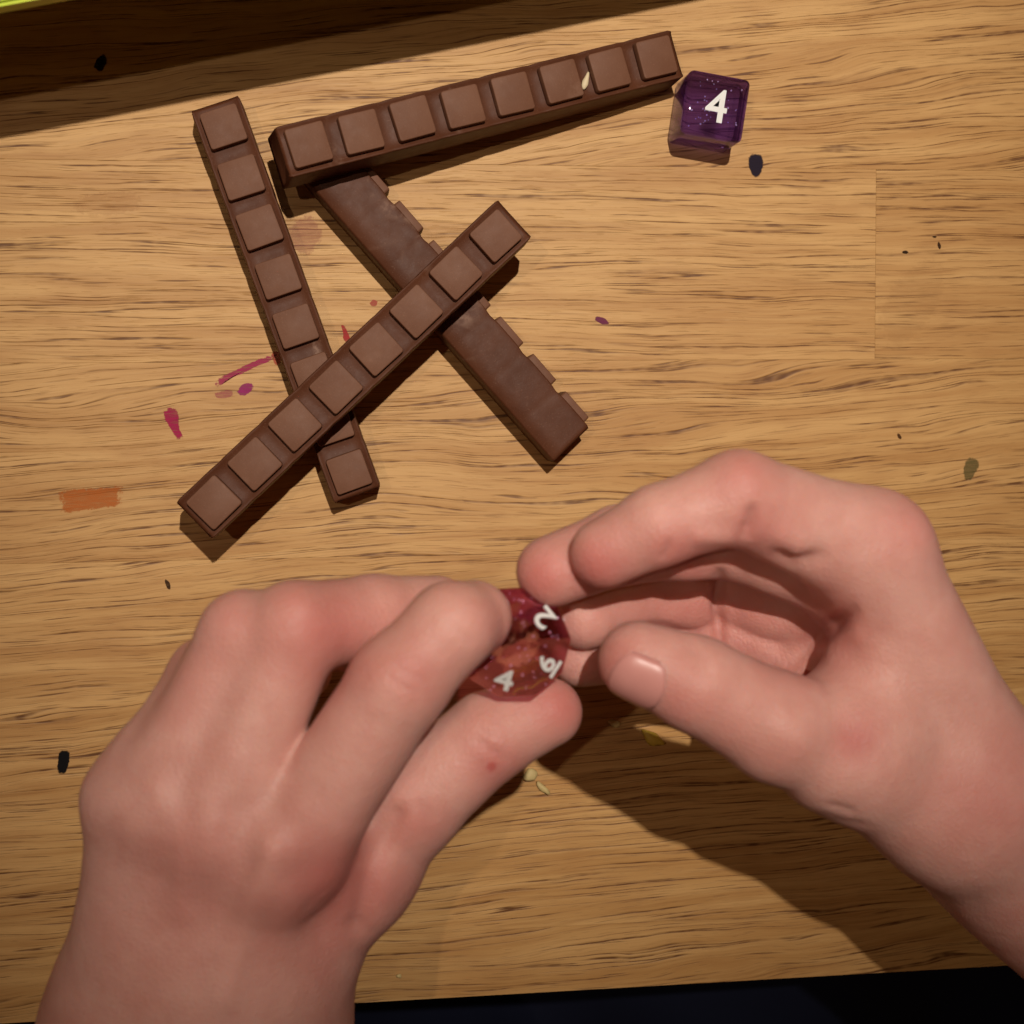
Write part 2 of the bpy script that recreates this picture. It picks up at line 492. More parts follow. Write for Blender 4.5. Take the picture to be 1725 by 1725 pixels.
# ---------------------------------------------------------------- chocolate bars
PITCH = 13.1; SQ = 9.6; SQW = 9.5; SQH = 1.8; BODY = 12.7; BW = 6.5; TW = 6.1
def bar_body_mesh():
    L = 7 * PITCH + 12.9
    x0 = -L / 2
    n = 129
    V, F = [], []
    def section(x, shrink, dip, inset, zlow):
        hw0 = BW - shrink - inset; hw1 = TW - shrink - inset
        top = BODY
        pts = [(-hw0 + 0.5, zlow), (-hw0, zlow + 0.5)]
        for f in (0.35, 0.7, 0.92):
            pts.append((-hw0 + (hw0 - hw1) * f, zlow + 0.5 + (top - dip - 0.9 - zlow - 0.5) * f))
        pts += [(-hw1, top - dip - 0.32), (-hw1 + 0.1, top - dip - 0.08), (-hw1 + 0.35, top - dip)]
        pts += [(-hw1 + 0.75, top - dip - 0.34), (-hw1 * 0.5, top - dip * 1.2 - 0.42)]
        full = pts + [(0, top - dip * 1.2 - 0.42)] + [(-a, b_) for a, b_ in reversed(pts)]
        return [(x, a, b_) for a, b_ in full]
    secs = []
    secs.append(section(x0 + 0.45, 0.0, 0.9, 1.0, 0.8))
    for i in range(n):
        x = x0 + 0.0 + L * i / (n - 1)
        # distance to the nearest joint between two squares
        u = (x + 3.5 * PITCH) / PITCH
        j = abs((u % 1.0) - 0.5) * PITCH          # 0 at joint
        inside = 0 < u < 7
        w = math.exp(-(j / 1.0) ** 2) if inside else 0.0
        w2 = math.exp(-(j / 1.7) ** 2) if inside else 0.0
        edge = min(i, n - 1 - i)
        ins = (0.25, 0.0)[min(edge, 1)]
        dp = (0.25, 0.0)[min(edge, 1)]
        wob = 0.012 * math.sin(x * 0.9)
        secs.append(section(x, 0.10 * w + wob, 0.30 * w2 + dp, ins, 0.0))
    secs.append(section(-x0 - 0.45, 0.0, 0.9, 1.0, 0.8))
    # end faces lean outwards to the base as a moulded bar's do
    m = len(secs[0])
    for s in secs:
        for (x, y, z) in s:
            V.append((x * (1 + (0.0075 if abs(x) > L / 2 - 2 else 0) * (1 - z / BODY)), y, z))
    for i in range(len(secs) - 1):
        for j in range(m):
            a = i * m + j; b_ = i * m + (j + 1) % m
            F.append((a, a + m, b_ + m, b_))
    F.append(tuple(range(m)))
    F.append(tuple(range((len(secs) - 1) * m, len(secs) * m))[::-1])
    F = [f[::-1] for f in F]
    me = mesh_from('bar_body', V, F)
    return me

def square_mesh():
    bm = bmesh.new()
    def ring(hx, hy, z, r):
        out = []
        for cx, cy, a0 in ((1, 1, 0), (-1, 1, 90), (-1, -1, 180), (1, -1, 270)):
            for s in range(4):
                a = math.radians(a0 + 30 * s)
                out.append(bm.verts.new((cx * (hx - r) + r * math.cos(a), cy * (hy - r) + r * math.sin(a), z)))
        return out
    hx, hy = SQ / 2, SQW / 2
    lv = [ring(hx, hy, -1.2, 0.7), ring(hx, hy, 0.05, 0.7), ring(hx - 0.10, hy - 0.10, SQH - 0.22, 0.65), ring(hx - 0.16, hy - 0.16, SQH - 0.06, 0.6), ring(hx - 0.30, hy - 0.30, SQH, 0.5)]
    for A, B in zip(lv[:-1], lv[1:]):
        n = len(A)
        for i in range(n):
            bm.faces.new((A[i], A[(i + 1) % n], B[(i + 1) % n], B[i]))
    bm.faces.new(lv[-1])
    bm.faces.new(lv[0][::-1])
    return bm_mesh('square', bm)

BODY_ME = bar_body_mesh()
SQ_ME = square_mesh()
def make_bar(m, label, sx=1.0):
    root = empty('chocolate_bar')
    root.matrix_world = m
    tag(root, label, 'chocolate bar', 'chocolate finger bars lying on the table')
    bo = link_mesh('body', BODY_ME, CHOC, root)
    bo.scale = (sx, 1, 1)
    for i in range(8):
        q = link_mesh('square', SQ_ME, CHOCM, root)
        q.location = Vector(((i - 3.5) * PITCH * sx, random.uniform(-0.10, 0.10), BODY + random.uniform(-0.12, 0.04))) * MM
        q.rotation_euler = (random.uniform(-0.008, 0.008), random.uniform(-0.008, 0.008), random.uniform(-0.02, 0.02))
        q.scale = (random.uniform(0.985, 1.01) * sx, random.uniform(0.985, 1.01), 1)
    return root

TOPZ = BODY + SQH
def bar_flat(p0, p1, z0, z1, label):
    """squares facing up; p0, p1 are the first and last square centres at top heights z0, z1"""
    a = at(*p0, z0); b_ = at(*p1, z1)
    ax = (b_ - a)
    sx = ax.length / (7 * PITCH)
    x = ax.normalized()
    up = Vector((0, 0, 1)); up = (up - x * up.dot(x)).normalized()
    mid = (a + b_) / 2 - up * TOPZ
    print('bar', label[:30], 'scale', round(sx, 3), 'base z', round(mid.z, 2))
    return make_bar(frame(mid, x, up), label, sx)
bar_flat((376, 213), (588, 795), TOPZ, TOPZ, 'chocolate bar lying flat at the left, crossed near its lower end')
bar_flat((360, 846), (836, 397), TOPZ + 14.45, TOPZ + 13.0, 'chocolate bar laid diagonally across the two bars beneath it')
bar_flat((521, 243), (1107, 96), TOPZ + 13.4, TOPZ + 0.3, 'chocolate bar tilted with its far end beside the purple die')
# the bar on its side: its base edge faces lower left, its squares upper right
ZS = 2 * BW - 0.3
a = at(512, 300, ZS); b_ = at(931, 776, ZS)
x = (b_ - a); x.z = 0; x.normalize()
side = Vector((-x.y, x.x, 0))                 # to the upper right of the picture
c0 = b_ - x * 0.965 * (7 * PITCH + 12.9) / 2
org = Vector((c0.x, c0.y, BW - 0.15))
make_bar(frame(org, x, side), 'chocolate bar lying on its side showing a smooth smeared flank', 0.965)

# ---------------------------------------------------------------- dice
def text_mesh(s, size, depth):
    cu = bpy.data.curves.new('numeral', 'FONT')
    cu.body = s; cu.size = size * MM; cu.extrude = depth * MM / 2
    cu.align_x = 'CENTER'; cu.align_y = 'CENTER'
    cu.offset = size * 0.000013
    o = bpy.data.objects.new('tmp', cu)
    COL.objects.link(o)
    dg = bpy.context.evaluated_depsgraph_get()
    me = bpy.data.meshes.new_from_object(o.evaluated_get(dg))
    bpy.data.objects.remove(o)
    # centre on the outline's box
    xs = [v.co.x for v in me.vertices]; ys = [v.co.y for v in me.vertices]
    dx = (min(xs) + max(xs)) / 2; dy = (min(ys) + max(ys)) / 2
    for v in me.vertices:
        v.co.x -= dx; v.co.y -= dy
    return me

def glitter(parent, n, inside, size):
    V, F = [], []
    k = 0
    while k < n:
        pnt = Vector((random.uniform(-1, 1), random.uniform(-1, 1), random.uniform(-1, 1)))
        q = inside(pnt)
        if q is None: continue
        nrm = Vector((random.gauss(0, .5), random.gauss(0, .5), 1)).normalized()
        u = nrm.orthogonal().normalized(); w = nrm.cross(u)
        r = random.uniform(0.5, 1.0) * size
        base = len(V)
        for i in range(6):
            an = i * math.pi / 3
            V.append(q + u * r * math.cos(an) + w * r * math.sin(an))
        for i in range(6):
            an = i * math.pi / 3
            V.append(q + u * r * math.cos(an) + w * r * math.sin(an) - nrm * 0.04)
        F.append([base + i for i in range(6)])
        F.append([base + 6 + i for i in range(6)][::-1])
        for i in range(6):
            F.append([base + i, base + 6 + i, base + 6 + (i + 1) % 6, base + (i + 1) % 6])
        k += 1
    o = link_mesh('glitter', mesh_from('glitter', V, F), GLIT, parent, smooth=False)
    tag(o, kind='stuff')
    return o

# purple cube
c1 = at(1203, 178, 16.0)
e_a = at(1158, 114, 16.0); e_b = at(1265, 134, 16.0)
dang = math.atan2(e_b.y - e_a.y, e_b.x - e_a.x)
d6 = empty('six_sided_die', (c1.x + 0.6, c1.y, 8.0))
d6.rotation_euler.z = dang
tag(d6, 'translucent purple glitter cube die showing a white 4', 'die')
bm = bmesh.new()
bmesh.ops.create_cube(bm, size=16.0)
bmesh.ops.bevel(bm, geom=list(bm.edges) + list(bm.verts), offset=1.5, segments=5, affect='EDGES', profile=0.5)
link_mesh('body', bm_mesh('die_body', bm), PURPLE, d6)
tm = text_mesh('4', 11.5, 0.35)
nm = link_mesh('numeral', tm, WHITE, d6, smooth=False)
nm.location = (0.0, 0.0, 8.03 * MM)
glitter(d6, 40, lambda q: Vector((q.x * 6.5, q.y * 6.5, 7.86 - 0.5 * abs(q.z) ** 2)), 0.27)

# red ten-sided die held in the fingers, one tip towards the camera
DIE_C = at(866, 1082, 100.0)
DW = (CAM - DIE_C).normalized()                       # die axis
DR = (_r - DW * _r.dot(DW)).normalized()
DU = DW.cross(DR)
sc = FPX / (CAM - DIE_C).length
RE = 99.0 / sc                                        # equator radius
HP = RE * 0.86; HE = HP / 9.47
d10 = empty('ten_sided_die', DIE_C)
tag(d10, 'translucent pinkish red die with white numerals held between the fingers', 'die')
def dpt(r, ang, z):
    an = math.radians(ang)
    return DR * (r * math.cos(an)) + DU * (r * math.sin(an)) + DW * z
FACE0 = 39.0
bm = bmesh.new()
bm.verts.new(dpt(0, 0, HP)); bm.verts.new(dpt(0, 0, -HP))
for i in range(10):
    bm.verts.new(dpt(RE, FACE0 + 36 * i, -HE if i % 2 == 0 else HE))
bmesh.ops.convex_hull(bm, input=bm.verts)
bmesh.ops.dissolve_limit(bm, angle_limit=0.08, verts=bm.verts, edges=bm.edges)
bmesh.ops.bevel(bm, geom=list(bm.edges) + list(bm.verts), offset=0.75, segments=4, affect='EDGES', profile=0.5)
bmesh.ops.recalc_face_normals(bm, faces=bm.faces)
link_mesh('body', bm_mesh('die_body', bm), RED, d10)
def on_face(ang, s_):
    """frame on the upper face at a screen angle, s_ = 0 at the tip .. 1 at the rim; text up points to the tip"""
    q = dpt(RE * s_, ang, HP - (HP + HE) * s_)
    out = dpt(RE, ang, -HE) - dpt(0, 0, HP)
    up = -out.normalized()
    side = DW.cross(dpt(1, ang, 0)).normalized()
    n = side.cross(-up).normalized()
    if n.dot(DW) < 0: n = -n
    rt = up.cross(n)
    return q, rt, up, n
for ang, txt in ((FACE0, '2'), (FACE0 - 72, '6'), (FACE0 - 144, '4'), (FACE0 + 72, '0'), (FACE0 + 144, '8')):
    q, rt, up, n = on_face(ang, 0.64)
    m = Matrix((rt, up, n)).transposed().to_4x4()
    m.translation = (q + n * 0.06) * MM
    t_ = link_mesh('numeral', text_mesh(txt, 7.6 if txt != '6' else 6.2, 0.3), WHITE, d10, smooth=False)
    t_.matrix_local = m
    if txt == '6':
        bm = bmesh.new(); bmesh.ops.create_cube(bm, size=1.0)
        for v in bm.verts: v.co = Vector((v.co.x * 3.8, v.co.y * 0.7, v.co.z * 0.3))
        ub = link_mesh('underline', bm_mesh('underline', bm), WHITE, t_, smooth=False)
        ub.location = (0, -3.05 * MM, 0)
glitter(d10, 60, lambda q: (dpt(RE * 0.93 * math.sqrt(abs(q.x)), 360 * q.y, 0) + DW * (HP * (0.90 - 0.93 * math.sqrt(abs(q.x))))), 0.27)

# ---------------------------------------------------------------- person: two hands (one surface each), sleeves, lap
class SDF:
    def __init__(self, lo, hi, h):
        self.h = h
        self.lo = np.array(lo, float)
        self.n = np.ceil((np.array(hi) - self.lo) / h).astype(int) + 1
        self.ax = [self.lo[i] + h * np.arange(self.n[i]) for i in range(3)]
    def blank(self):
        return np.full(self.n, 18.0, np.float32)
    def capsule(self, Fld, a, b, ra, rb, k, flat=None):
        """add a tapered capsule to a field with smooth union k; flat=(axis vector, factor) squashes it"""
        a = np.array(a, float); b = np.array(b, float)
        m = max(ra, rb) + 18.0
        i0 = np.maximum(np.floor((np.minimum(a, b) - m - self.lo) / self.h).astype(int), 0)
        i1 = np.minimum(np.ceil((np.maximum(a, b) + m - self.lo) / self.h).astype(int) + 1, self.n)
        if np.any(i1 <= i0): return
        X = self.ax[0][i0[0]:i1[0], None, None] - a[0]
        Y = self.ax[1][None, i0[1]:i1[1], None] - a[1]
        Z = self.ax[2][None, None, i0[2]:i1[2]] - a[2]
        ab = b - a
        L2 = max(ab @ ab, 1e-9)
        t = np.clip((X * ab[0] + Y * ab[1] + Z * ab[2]) / L2, 0, 1)
        dx = X - t * ab[0]; dy = Y - t * ab[1]; dz = Z - t * ab[2]
        r = ra + (rb - ra) * t
        if flat is not None:
            ax_, f = flat
            pr = dx * ax_[0] + dy * ax_[1] + dz * ax_[2]
            d2 = dx * dx + dy * dy + dz * dz + pr * pr * (1 / (f * f) - 1)
            d = (np.sqrt(d2) - r) * (0.5 + 0.5 * f)
        else:
            d = np.sqrt(dx * dx + dy * dy + dz * dz) - r
        S = Fld[i0[0]:i1[0], i0[1]:i1[1], i0[2]:i1[2]]
        if k > 0:
            hh = np.maximum(k - np.abs(S - d), 0) / k
            S[...] = np.minimum(S, d) - hh * hh * k * 0.25
        else:
            S[...] = np.minimum(S, d)
    def smin(self, A, B, k):
        hh = np.maximum(k - np.abs(A - B), 0) / k
        return np.minimum(A, B) - hh * hh * k * 0.25
    def extract(self, Fld):
        n = self.n
        neg = Fld < 0
        c = neg[:-1, :-1, :-1].astype(np.uint8)
        cnt = np.zeros_like(c)
        for dx in (0, 1):
            for dy in (0, 1):
                for dz in (0, 1):
                    cnt += neg[dx:n[0] - 1 + dx, dy:n[1] - 1 + dy, dz:n[2] - 1 + dz]
        act = (cnt > 0) & (cnt < 8)
        I = np.argwhere(act)
        vid = np.full(act.shape, -1, np.int64)
        vid[act] = np.arange(len(I))
        acc = np.zeros((len(I), 3)); num = np.zeros(len(I))
        corners = [(x, y, z) for x in (0, 1) for y in (0, 1) for z in (0, 1)]
        for ca in corners:
            for axd in range(3):
                if ca[axd] == 1: continue
                cb = list(ca); cb[axd] = 1
                fa = Fld[I[:, 0] + ca[0], I[:, 1] + ca[1], I[:, 2] + ca[2]]
                fb = Fld[I[:, 0] + cb[0], I[:, 1] + cb[1], I[:, 2] + cb[2]]
                s = (fa < 0) != (fb < 0)
                t = fa / np.where(np.abs(fa - fb) < 1e-9, 1, fa - fb)
                pt = np.tile(np.array(ca, float), (len(I), 1))
                pt[:, axd] = t
                acc[s] += pt[s]; num[s] += 1
        V = self.lo + self.h * (I + acc / num[:, None])
        Q = []
        for axd in range(3):
            u, w = (axd + 1) % 3, (axd + 2) % 3
            sl0 = [slice(None)] * 3; sl1 = [slice(None)] * 3
            sl0[axd] = slice(0, -1); sl1[axd] = slice(1, None)
            A = neg[tuple(sl0)]; B = neg[tuple(sl1)]
            E = np.argwhere(A != B)
            E = E[(E[:, u] > 0) & (E[:, w] > 0) & (E[:, u] < n[u] - 1) & (E[:, w] < n[w] - 1)]
            inn = A[E[:, 0], E[:, 1], E[:, 2]]
            def cell(du, dw):
                G = E.copy(); G[:, u] += du; G[:, w] += dw
                return vid[G[:, 0], G[:, 1], G[:, 2]]
            q = np.stack([cell(-1, -1), cell(0, -1), cell(0, 0), cell(-1, 0)], 1)
            q[~inn] = q[~inn][:, ::-1]
            Q.append(q)
        return V, np.concatenate(Q)

def smooth_mesh(V, Q, it, lam=0.5):
    e = np.concatenate([Q[:, [0, 1]], Q[:, [1, 2]], Q[:, [2, 3]], Q[:, [3, 0]]])
    e = np.concatenate([e, e[:, ::-1]])
    deg = np.bincount(e[:, 0], minlength=len(V))[:, None]
    for i in range(it):
        for l in (lam, -lam * 1.03):
            s = np.stack([np.bincount(e[:, 0], V[e[:, 1], d], minlength=len(V)) for d in range(3)], 1)
            V = V + l * (s / deg - V)
    return V

def normals(V, Q):
    fn = np.cross(V[Q[:, 2]] - V[Q[:, 0]], V[Q[:, 3]] - V[Q[:, 1]])
    N = np.stack([sum(np.bincount(Q[:, j], fn[:, d], minlength=len(V)) for j in range(4)) for d in range(3)], 1)
    return N / np.maximum(np.linalg.norm(N, axis=1, keepdims=True), 1e-9)

def poly_dist(P, pts):
    """distance to a polyline and position along it (0..1)"""
    d = np.full(len(P), 1e9); s = np.zeros(len(P))
    n = len(pts) - 1
    for i, (a, b) in enumerate(zip(pts[:-1], pts[1:])):
        a = np.array(a, float); b = np.array(b, float)
        ab = b - a
        t = np.clip(((P - a) @ ab) / max(ab @ ab, 1e-9), 0, 1)
        di = np.linalg.norm(P - a - t[:, None] * ab, axis=1)
        c = di < d
        s = np.where(c, (i + t) / n, s); d = np.where(c, di, d)
    return d, s

VOX = 0.62
RS = 1.07
def build_hand(name, palm, fingers, arm, sculpt, blush_shade, parent, ks=None):
    """palm: [(a, b, ra, rb)], fingers: list of joint lists [(point, radius)...], all in mm"""
    pts = [np.array(q) for s in palm + arm for q in s[:2]] + [np.array(j[0]) for f in fingers for j in f]
    lo = np.min(pts, 0) - 26; hi = np.max(pts, 0) + 26
    S = SDF(lo, hi, VOX)
    Fp = S.blank()
    for s in palm:
        S.capsule(Fp, s[0], s[1], s[2] * RS, s[3] * RS, s[4] if len(s) > 4 else 9.0)
    for s in arm:
        S.capsule(Fp, s[0], s[1], s[2] * RS, s[3] * RS, 14.0)
    tot = Fp
    fingers = [[(j[0], j[1] * RS) for j in f] for f in fingers]
    for f in fingers:
        a, b = np.array(f[0][0], float), np.array(f[1][0], float)
        S.capsule(Fp, a, a + (b - a) * 0.30, f[0][1], f[0][1] + (f[1][1] - f[0][1]) * 0.30, 6.0)
    for fi in sorted(range(len(fingers)), key=lambda i_: -(ks[i_] if ks else 0)):
        f = fingers[fi]
        Ff = S.blank()
        for (a, ra), (b, rb) in zip(f[:-1], f[1:]):
            S.capsule(Ff, a, b, ra, rb, 2.2)
        tot = S.smin(tot, Ff, ks[fi] if ks else 1.1)
    V, Q = S.extract(tot)
    V = smooth_mesh(V, Q, 6)
    N = normals(V, Q)
    P = project(V)
    view = np.array(CAM) - V
    view /= np.linalg.norm(view, axis=1, keepdims=True)
    facing = np.clip((np.sum(N * view, 1) + 0.1) / 0.5, 0, 1)
    for poly, wpx, dep, zr in sculpt:
        d, sp = poly_dist(P, poly)
        w = np.exp(-(d / wpx) ** 2) * facing
        if dep < 0 and wpx < 16:
            w = w * np.clip(np.minimum(sp, 1 - sp) * 3.2, 0, 1) ** 0.8 * ((V[:, 2] > zr[0]) & (V[:, 2] < zr[1]))
        V = V + N * (w * dep)[:, None]
    V = smooth_mesh(V, Q, 2)
    fl = np.zeros(len(V))
    for px, py, rad, amt, zr in blush_shade:
        d2 = ((P[:, 0] - px) ** 2 + (P[:, 1] - py) ** 2) / (rad * rad)
        fl = np.maximum(fl, amt * np.exp(-d2) * ((V[:, 2] > zr[0]) & (V[:, 2] < zr[1])))
    me = bpy.data.meshes.new(name)
    me.vertices.add(len(V)); me.vertices.foreach_set('co', (V * MM).astype(np.float32).ravel())
    me.loops.add(len(Q) * 4); me.loops.foreach_set('vertex_index', Q.astype(np.int32).ravel())
    me.polygons.add(len(Q))
    me.polygons.foreach_set('loop_start', np.arange(0, len(Q) * 4, 4, dtype=np.int32))
    me.update(); me.validate()
    at_ = me.attributes.new('flush_shade', 'FLOAT', 'POINT')
    at_.data.foreach_set('value', fl.astype(np.float32))
    o = link_mesh(name, me, SKIN, parent)
    return o

ZK = 0.88
def J(px, py, z): return tuple(at(px, py, z * ZK))

person = empty('person', tuple(at(900, 1725, 0)))
tag(person, 'person in navy clothes with bare forearms turning a red die in both hands', 'person')
def under(o):
    mw = o.matrix_world.copy()
    o.parent = person
    o.matrix_parent_inverse = Matrix.Translation(-person.location)
ALLZ = (-50, 400)

#HANDS_BEGIN
# left hand, seen from its back
L_palm = [
    (J(360, 1640, 94), J(485, 1440, 117), 13.0, 9.4),
    (J(315, 1620, 94), J(365, 1385, 116), 13.0, 8.8),
    (J(270, 1620, 93), J(275, 1350, 112), 12.5, 8.2),
    (J(240, 1620, 92), J(222, 1345, 106), 11.5, 7.6),
    (J(430, 1640, 86), J(590, 1470, 98), 12.0, 11.5),
    (J(470, 1500, 100), J(600, 1420, 101), 9.0, 8.0),
]
L_fingers = [
    [(J(485, 1440, 117), 9.4), (J(672, 1150, 126), 8.5), (J(760, 1056, 125), 7.6), (J(797, 1042, 119), 6.9)],     # index
    [(J(365, 1385, 116), 8.8), (J(497, 1060, 116), 8.3), (J(630, 1038, 106), 7.4), (J(735, 1030, 98), 6.8)],      # middle
    [(J(275, 1350, 112), 8.6), (J(412, 1072, 112), 8.0), (J(540, 1065, 98), 7.0), (J(640, 1080, 88), 6.4)],       # ring
    [(J(222, 1345, 106), 7.6), (J(350, 1140, 104), 7.0), (J(440, 1110, 90), 6.2), (J(510, 1130, 80), 5.8)],       # little
    [(J(590, 1470, 98), 11.0), (J(690, 1350, 102), 10.0), (J(825, 1240, 103), 8.2), (J(922, 1200, 103), 6.6)],    # thumb
]
L_arm = [(J(335, 1640, 94), J(275, 1760, 86), 19.0, 21.0), (J(275, 1760, 86), J(165, 2150, 62), 21.0, 27.0), (J(410, 1640, 93), J(415, 1760, 85), 18.0, 17.0), (J(415, 1760, 85), J(385, 2150, 62), 17.0, 24.0)]
L_sculpt = [
    ([(455, 1422), (462, 1432)], 38, 1.3, ALLZ), ([(262, 1330), (266, 1338)], 30, 0.8, ALLZ), ([(350, 1372), (356, 1380)], 34, 0.25, ALLZ),
    ([(455, 1430), (415, 1540), (380, 1680)], 24, 0.7, ALLZ), ([(300, 1380), (305, 1540)], 18, 0.4, ALLZ),
    ([(400, 1370), (410, 1450)], 38, -0.8, ALLZ), ([(306, 1335), (312, 1430)], 26, -0.4, ALLZ),
    ([(665, 1375), (628, 1455), (605, 1560)], 20, -1.5, ALLZ), ([(520, 1480), (545, 1560)], 45, -1.2, ALLZ),
    ([(690, 1110), (700, 1122)], 34, 0.5, ALLZ), ([(500, 1010), (508, 1016)], 30, 0.5, ALLZ),
    ([(655, 1108), (690, 1138), (728, 1150)], 6, -0.25, ALLZ), ([(640, 1128), (676, 1156), (712, 1168)], 6, -0.22, ALLZ),
    ([(745, 1040), (780, 1068), (800, 1090)], 7, -0.25, ALLZ),
    ([(790, 1235), (825, 1262), (860, 1285)], 8, -0.45, ALLZ), ([(800, 1222), (840, 1245)], 7, -0.3, ALLZ),
    ([(700, 1345), (735, 1385)], 10, -0.35, ALLZ),
]
L_blush_shade = [(940, 1190, 55, 0.75, ALLZ), (830, 1285, 55, 0.6, ALLZ), (828, 1291, 9, 1.6, ALLZ), (565, 1490, 105, 0.75, ALLZ), (330, 1470, 120, 0.35, ALLZ),  # redness; the spot right of the index knuckle paints its turned-away shade
    (690, 1140, 55, 0.4, ALLZ), (505, 1010, 50, 0.35, ALLZ), (390, 1040, 45, 0.3, ALLZ), (560, 1050, 80, 0.6, ALLZ), (600, 1120, 70, 0.4, ALLZ), (840, 1060, 50, 0.3, ALLZ), (700, 1400, 60, 0.35, ALLZ)]
# right hand, seen from the thumb side
R_palm = [
    (J(1640, 1310, 106), J(1465, 928, 116), 13.0, 10.6),
    (J(1640, 1340, 96), J(1470, 990, 102), 12.0, 9.5),
    (J(1620, 1370, 88), J(1450, 1060, 90), 12.0, 8.5),
    (J(1600, 1390, 80), J(1420, 1140, 80), 11.0, 8.0),
    (J(1600, 1370, 108), J(1420, 1265, 116), 12.0, 11.5),
    (J(1500, 1120, 108), J(1430, 1210, 112), 9.0, 9.5),
    (J(1480, 1230, 88), J(1340, 1190, 84), 10.0, 8.5),  # extra mass hidden under the thumb, added to block light through the grip
]
R_fingers = [
    [(J(1465, 928, 116), 10.6), (J(1244, 838, 124), 8.2), (J(1110, 885, 124), 7.0), (J(1018, 932, 121), 6.2)],
    [(J(1470, 990, 102), 8.8), (J(1235, 905, 104), 7.8), (J(1045, 918, 107), 7.2), (J(930, 962, 111), 6.6)],
    [(J(1450, 1050, 90), 8.8), (J(1222, 995, 75), 7.9), (J(1095, 1005, 80), 7.1), (J(985, 1040, 94), 6.3)],
    [(J(1425, 1130, 84), 8.6), (J(1216, 1076, 73), 8.4), (J(1082, 1088, 75), 7.2), (J(978, 1108, 87), 5.8)],
    [(J(1440, 1270, 116), 11.5), (J(1310, 1225, 120), 10.0), (J(1175, 1153, 122), 8.4), (J(1075, 1113, 120), 7.2)],
]
R_arm = [(J(1620, 1340, 104), J(1760, 1470, 96), 15.0, 15.5), (J(1760, 1470, 96), J(2060, 1800, 80), 15.5, 24.0)]
R_sculpt = [
    ([(1270, 845), (1264, 880), (1254, 910)], 11, -1.3, (88, 400)), ([(1290, 925), (1335, 950), (1400, 932)], 15, -1.3, (70, 400)),
    ([(1225, 905), (1180, 905)], 14, 0.8, (88, 400)), ([(1320, 905), (1345, 915)], 26, 0.9, (88, 400)),
    ([(1130, 905), (1122, 930), (1112, 945)], 7, -0.6, (88, 400)),
    ([(1320, 1125), (1372, 1076), (1450, 1024)], 15, -1.8, ALLZ), ([(1400, 1090), (1440, 1070)], 22, 0.8, ALLZ),
    ([(1365, 1368), (1420, 1388), (1470, 1392)], 8, -0.45, ALLZ), ([(1385, 1352), (1445, 1370)], 7, -0.35, ALLZ), ([(1520, 1496), (1590, 1520), (1640, 1520)], 22, -0.4, ALLZ),
    ([(1214, 955), (1209, 1025), (1215, 1105)], 9, -2.2, (40, 99)), ([(1040, 1058), (1120, 1052), (1215, 1080)], 6, -0.5, (40, 96)),
    ([(1160, 982), (1175, 988)], 24, 0.7, (40, 100)), ([(1140, 1045), (1165, 1050)], 26, 0.8, (40, 96)), ([(1275, 1045), (1285, 1060)], 40, 1.0, (40, 96)),
    ([(1160, 1075), (1172, 1110), (1168, 1140)], 8, -0.35, (90, 400)), ([(1180, 1085), (1195, 1120), (1192, 1150)], 8, -0.3, (90, 400)),
    ([(1440, 1240), (1452, 1260)], 45, -1.0, ALLZ), ([(1330, 1230), (1350, 1245)], 40, 0.8, ALLZ),
    ([(1545, 890), (1560, 905)], 36, 0.6, ALLZ), ([(1235, 800), (1250, 800)], 30, 0.5, ALLZ),
    ([(1475, 1110), (1560, 1240)], 30, 0.6, ALLZ),
]
R_blush_shade = [(1005, 955, 65, 0.8, ALLZ), (910, 975, 60, 0.75, ALLZ), (1040, 1130, 55, 0.6, ALLZ), (1150, 935, 60, 0.6, (88, 400)), (1445, 1245, 45, 0.75, ALLZ),  # redness; the spot in the thumb-base dimple paints its shading
    (1240, 800, 60, 0.4, ALLZ), (1545, 880, 70, 0.4, ALLZ), (1200, 1020, 210, 0.45, (30, 94)), (1390, 1060, 70, 0.6, ALLZ), (1270, 900, 60, 0.5, ALLZ), (1130, 1180, 60, 0.4, ALLZ), (1690, 1330, 110, 0.3, ALLZ)]
#HANDS_END
h = build_hand('left_hand', L_palm, L_fingers, L_arm, L_sculpt, L_blush_shade, None, [1.1, 2.5, 2.7, 2.9, 1.4]); under(h)
h = build_hand('right_hand', R_palm, R_fingers, R_arm, R_sculpt, R_blush_shade, None); under(h)
